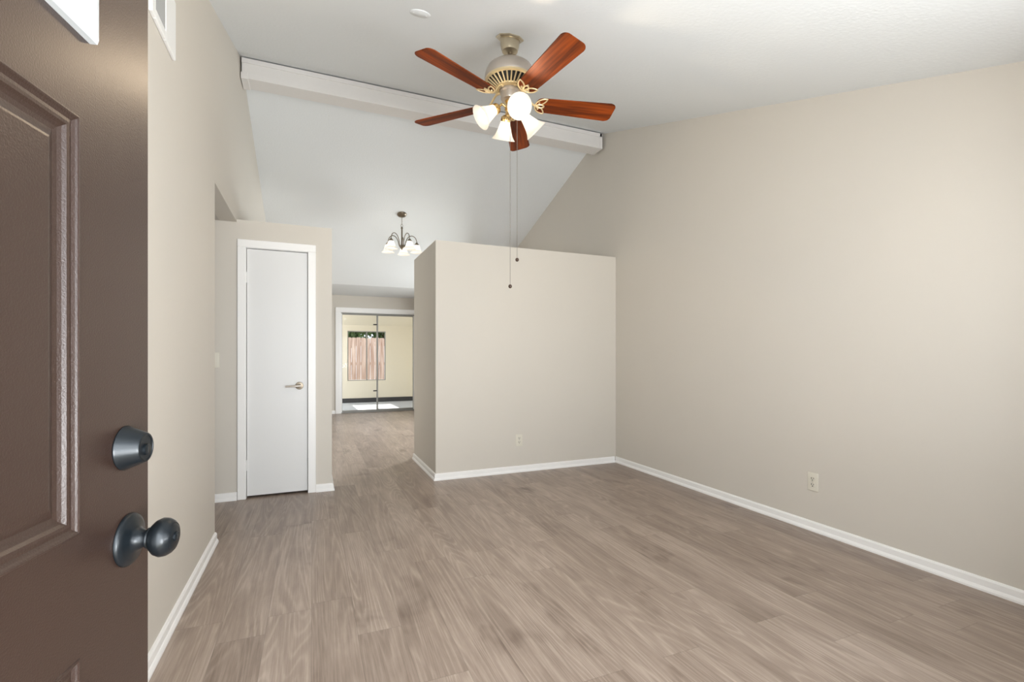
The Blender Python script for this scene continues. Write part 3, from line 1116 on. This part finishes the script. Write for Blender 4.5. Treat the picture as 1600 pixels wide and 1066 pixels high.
mb.lathe([(0, q(2.920)), (0.008, q(2.918)), (0.015, q(2.902)), (0.012, q(2.890)), (0.009, q(2.885)), (0.0095, q(2.860)), (0.0095, q(2.760)), (0.012, q(2.752)), (0.0095, q(2.744)),
          (0.0095, q(2.690)), (0.014, q(2.672)), (0.022, q(2.655)), (0.026, q(2.640)), (0.022, q(2.626)), (0.010, q(2.616)), (0.008, q(2.606)), (0, q(2.600))], 24)
mb.build('stem', M['nickel_dark'], ch, 50)


def chand_arm():
    a = MB()
    pth = smooth_path([(0.020, 0, q(2.642)), (0.040, 0, q(2.665)), (0.060, 0, q(2.735)), (0.090, 0, q(2.785)), (0.135, 0, q(2.806)), (0.178, 0, q(2.788)), (0.200, 0, q(2.745)), (0.204, 0, q(2.712))], 5)
    a.tube(pth, 0.0052, 8)
    a.lathe([(0, q(2.722)), (0.010, q(2.720)), (0.022, q(2.704)), (0.032, q(2.690)), (0.033, q(2.680)), (0.028, q(2.680))], 24, Matrix.Translation((0.204, 0, 0)))
    ar = a.build('arm', M['nickel_dark'], ch, 50)
    m = Matrix.Translation((0.204, 0, q(2.690))) @ Matrix.Rotation(PI, 4, 'X')
    BC = [(0.030, 0.0), (0.036, 0.012), (0.042, 0.030), (0.048, 0.052), (0.055, 0.072), (0.066, 0.090), (0.080, 0.102), (0.088, 0.108)]
    s = bell(MB(), m, prof=BC).build('lamp_shade', M['shade_far'], ar, 50)
    MB().lathe([(0, 0.006), (0.012, 0.006), (0.013, 0.022), (0.022, 0.046), (0.026, 0.062), (0.020, 0.082), (0, 0.090)], 20, m).build('bulb', M['bulb_far'], ar, 60)
    return ar


a0 = chand_arm()
for k in range(5):
    o = a0 if k == 0 else dup(a0, ch)
    o.rotation_euler = (0, 0, math.radians(-48 - YAW + 72 * k))

# ------------------------------------------------------------------ wall outlets, switch, vent, cover plate
def plate_local():
    pass


def outlet(loc, rz, label):
    # local: plate in XZ plane, facing -Y
    o = thing('wall_outlet', label, 'outlet', loc, (0, 0, rz), group='duplex wall outlets')
    p = MB().box((-0.036, -0.0065, -0.060), (0.036, -0.0002, 0.060), 0.0028, 3).build('cover_plate', M['ivory'], o, 30)
    for s in (-1, 1):
        mb = MB()
        mb.lathe([(0, 0.0), (0.0165, 0.0), (0.017, 0.0016), (0.016, 0.0026), (0, 0.0026)], 28,
                 Matrix.Translation((0, -0.0060, s * 0.0200)) @ TOMY @ Matrix.Diagonal((1, 0.86, 1, 1)))
        r = mb.build('receptacle', M['ivory'], o, 40)
        mb = MB()
        mb.box((-0.0092, -0.0092, s * 0.02 - 0.001), (-0.0052, -0.0084, s * 0.02 + 0.0095))
        mb.box((0.0052, -0.0092, s * 0.02 + 0.0005), (0.0088, -0.0084, s * 0.02 + 0.0090))
        mb.lathe([(0, 0), (0.0036, 0), (0.0036, 0.0008), (0, 0.0008)], 14, Matrix.Translation((0, -0.0084, s * 0.02 - 0.0075)) @ TOMY)
        mb.build('slots', M['dark_slot'], r)
    MB().lathe([(0, 0), (0.0032, 0), (0.0028, 0.0012), (0, 0.0016)], 16, Matrix.Translation((0, -0.0063, 0)) @ TOMY).build('screw', M['nickel'], o)
    return o


outlet((XR, 2.142, 0.325), -PI / 2 , 'ivory duplex outlet low on the long right wall')
outlet((1.913, PY0, 0.318), 0, 'pale duplex outlet low on the front of the partition')

sw = thing('light_switch', 'ivory light switch on the wall left of the closet door', 'light switch', (-0.712, CY, 1.127))
MB().box((-0.036, -0.0065, -0.060), (0.036, -0.0002, 0.060), 0.0028, 3).build('cover_plate', M['ivory'], sw, 30)
MB().box((-0.005, -0.018, -0.004), (0.005, -0.006, 0.016), 0.002).build('toggle', M['ivory'], sw)

# air register on the left wall (local: Y along the wall, X out of the wall)
vt = thing('air_vent', 'white air register high on the left wall by the brown door', 'air vent', (XL, 2.136, 2.436))
VW, VH = 0.330, 0.250
fl, fr_, fb, ft = 0.045, 0.150, 0.036, 0.036
mb = MB()
T = 0.014
mb.box((0.0003, 0, 0), (T, fl, VH), 0.003)
mb.box((0.0003, VW - fr_, 0), (T, VW, VH), 0.003)
mb.box((0.0003, fl, 0), (T, VW - fr_, fb), 0.003)
mb.box((0.0003, fl, VH - ft), (T, VW - fr_, VH), 0.003)
mb.build('vent_frame', M['white_plastic'], vt)
lo = MB()
n = 9
for k in range(n):
    yy = fl + (VW - fr_ - fl) * (k + 0.5) / n
    lo.box((-0.006, -0.0008, fb), (0.006, 0.0008, VH - ft), 0, 2, Matrix.Translation((0.0065, yy, 0)) @ Matrix.Rotation(math.radians(35), 4, 'Z'))
lo.box((0.0003, fl, fb), (0.0010, VW - fr_, VH - ft))
lo.build('louvers', M['grille'], vt)

cp = thing('ceiling_cover_plate', 'round white blank cover plate on the ceiling left of the fan', 'cover plate', (0.543, 2.581, zc(2.581)), (slope_a, 0, 0))
MB().lathe([(0, 0.0), (0.056, 0.0), (0.056, -0.0015), (0.052, -0.004), (0.0, -0.005)], 40).build('plate_disc', M['ceiling'], cp, 40)
for s in (-1, 1):
    MB().lathe([(0, -0.004), (0.004, -0.004), (0.0035, -0.0062), (0, -0.0068)], 12, Matrix.Translation((s * 0.035, 0, 0.0006))).build('screw', M['white_plastic'], cp)
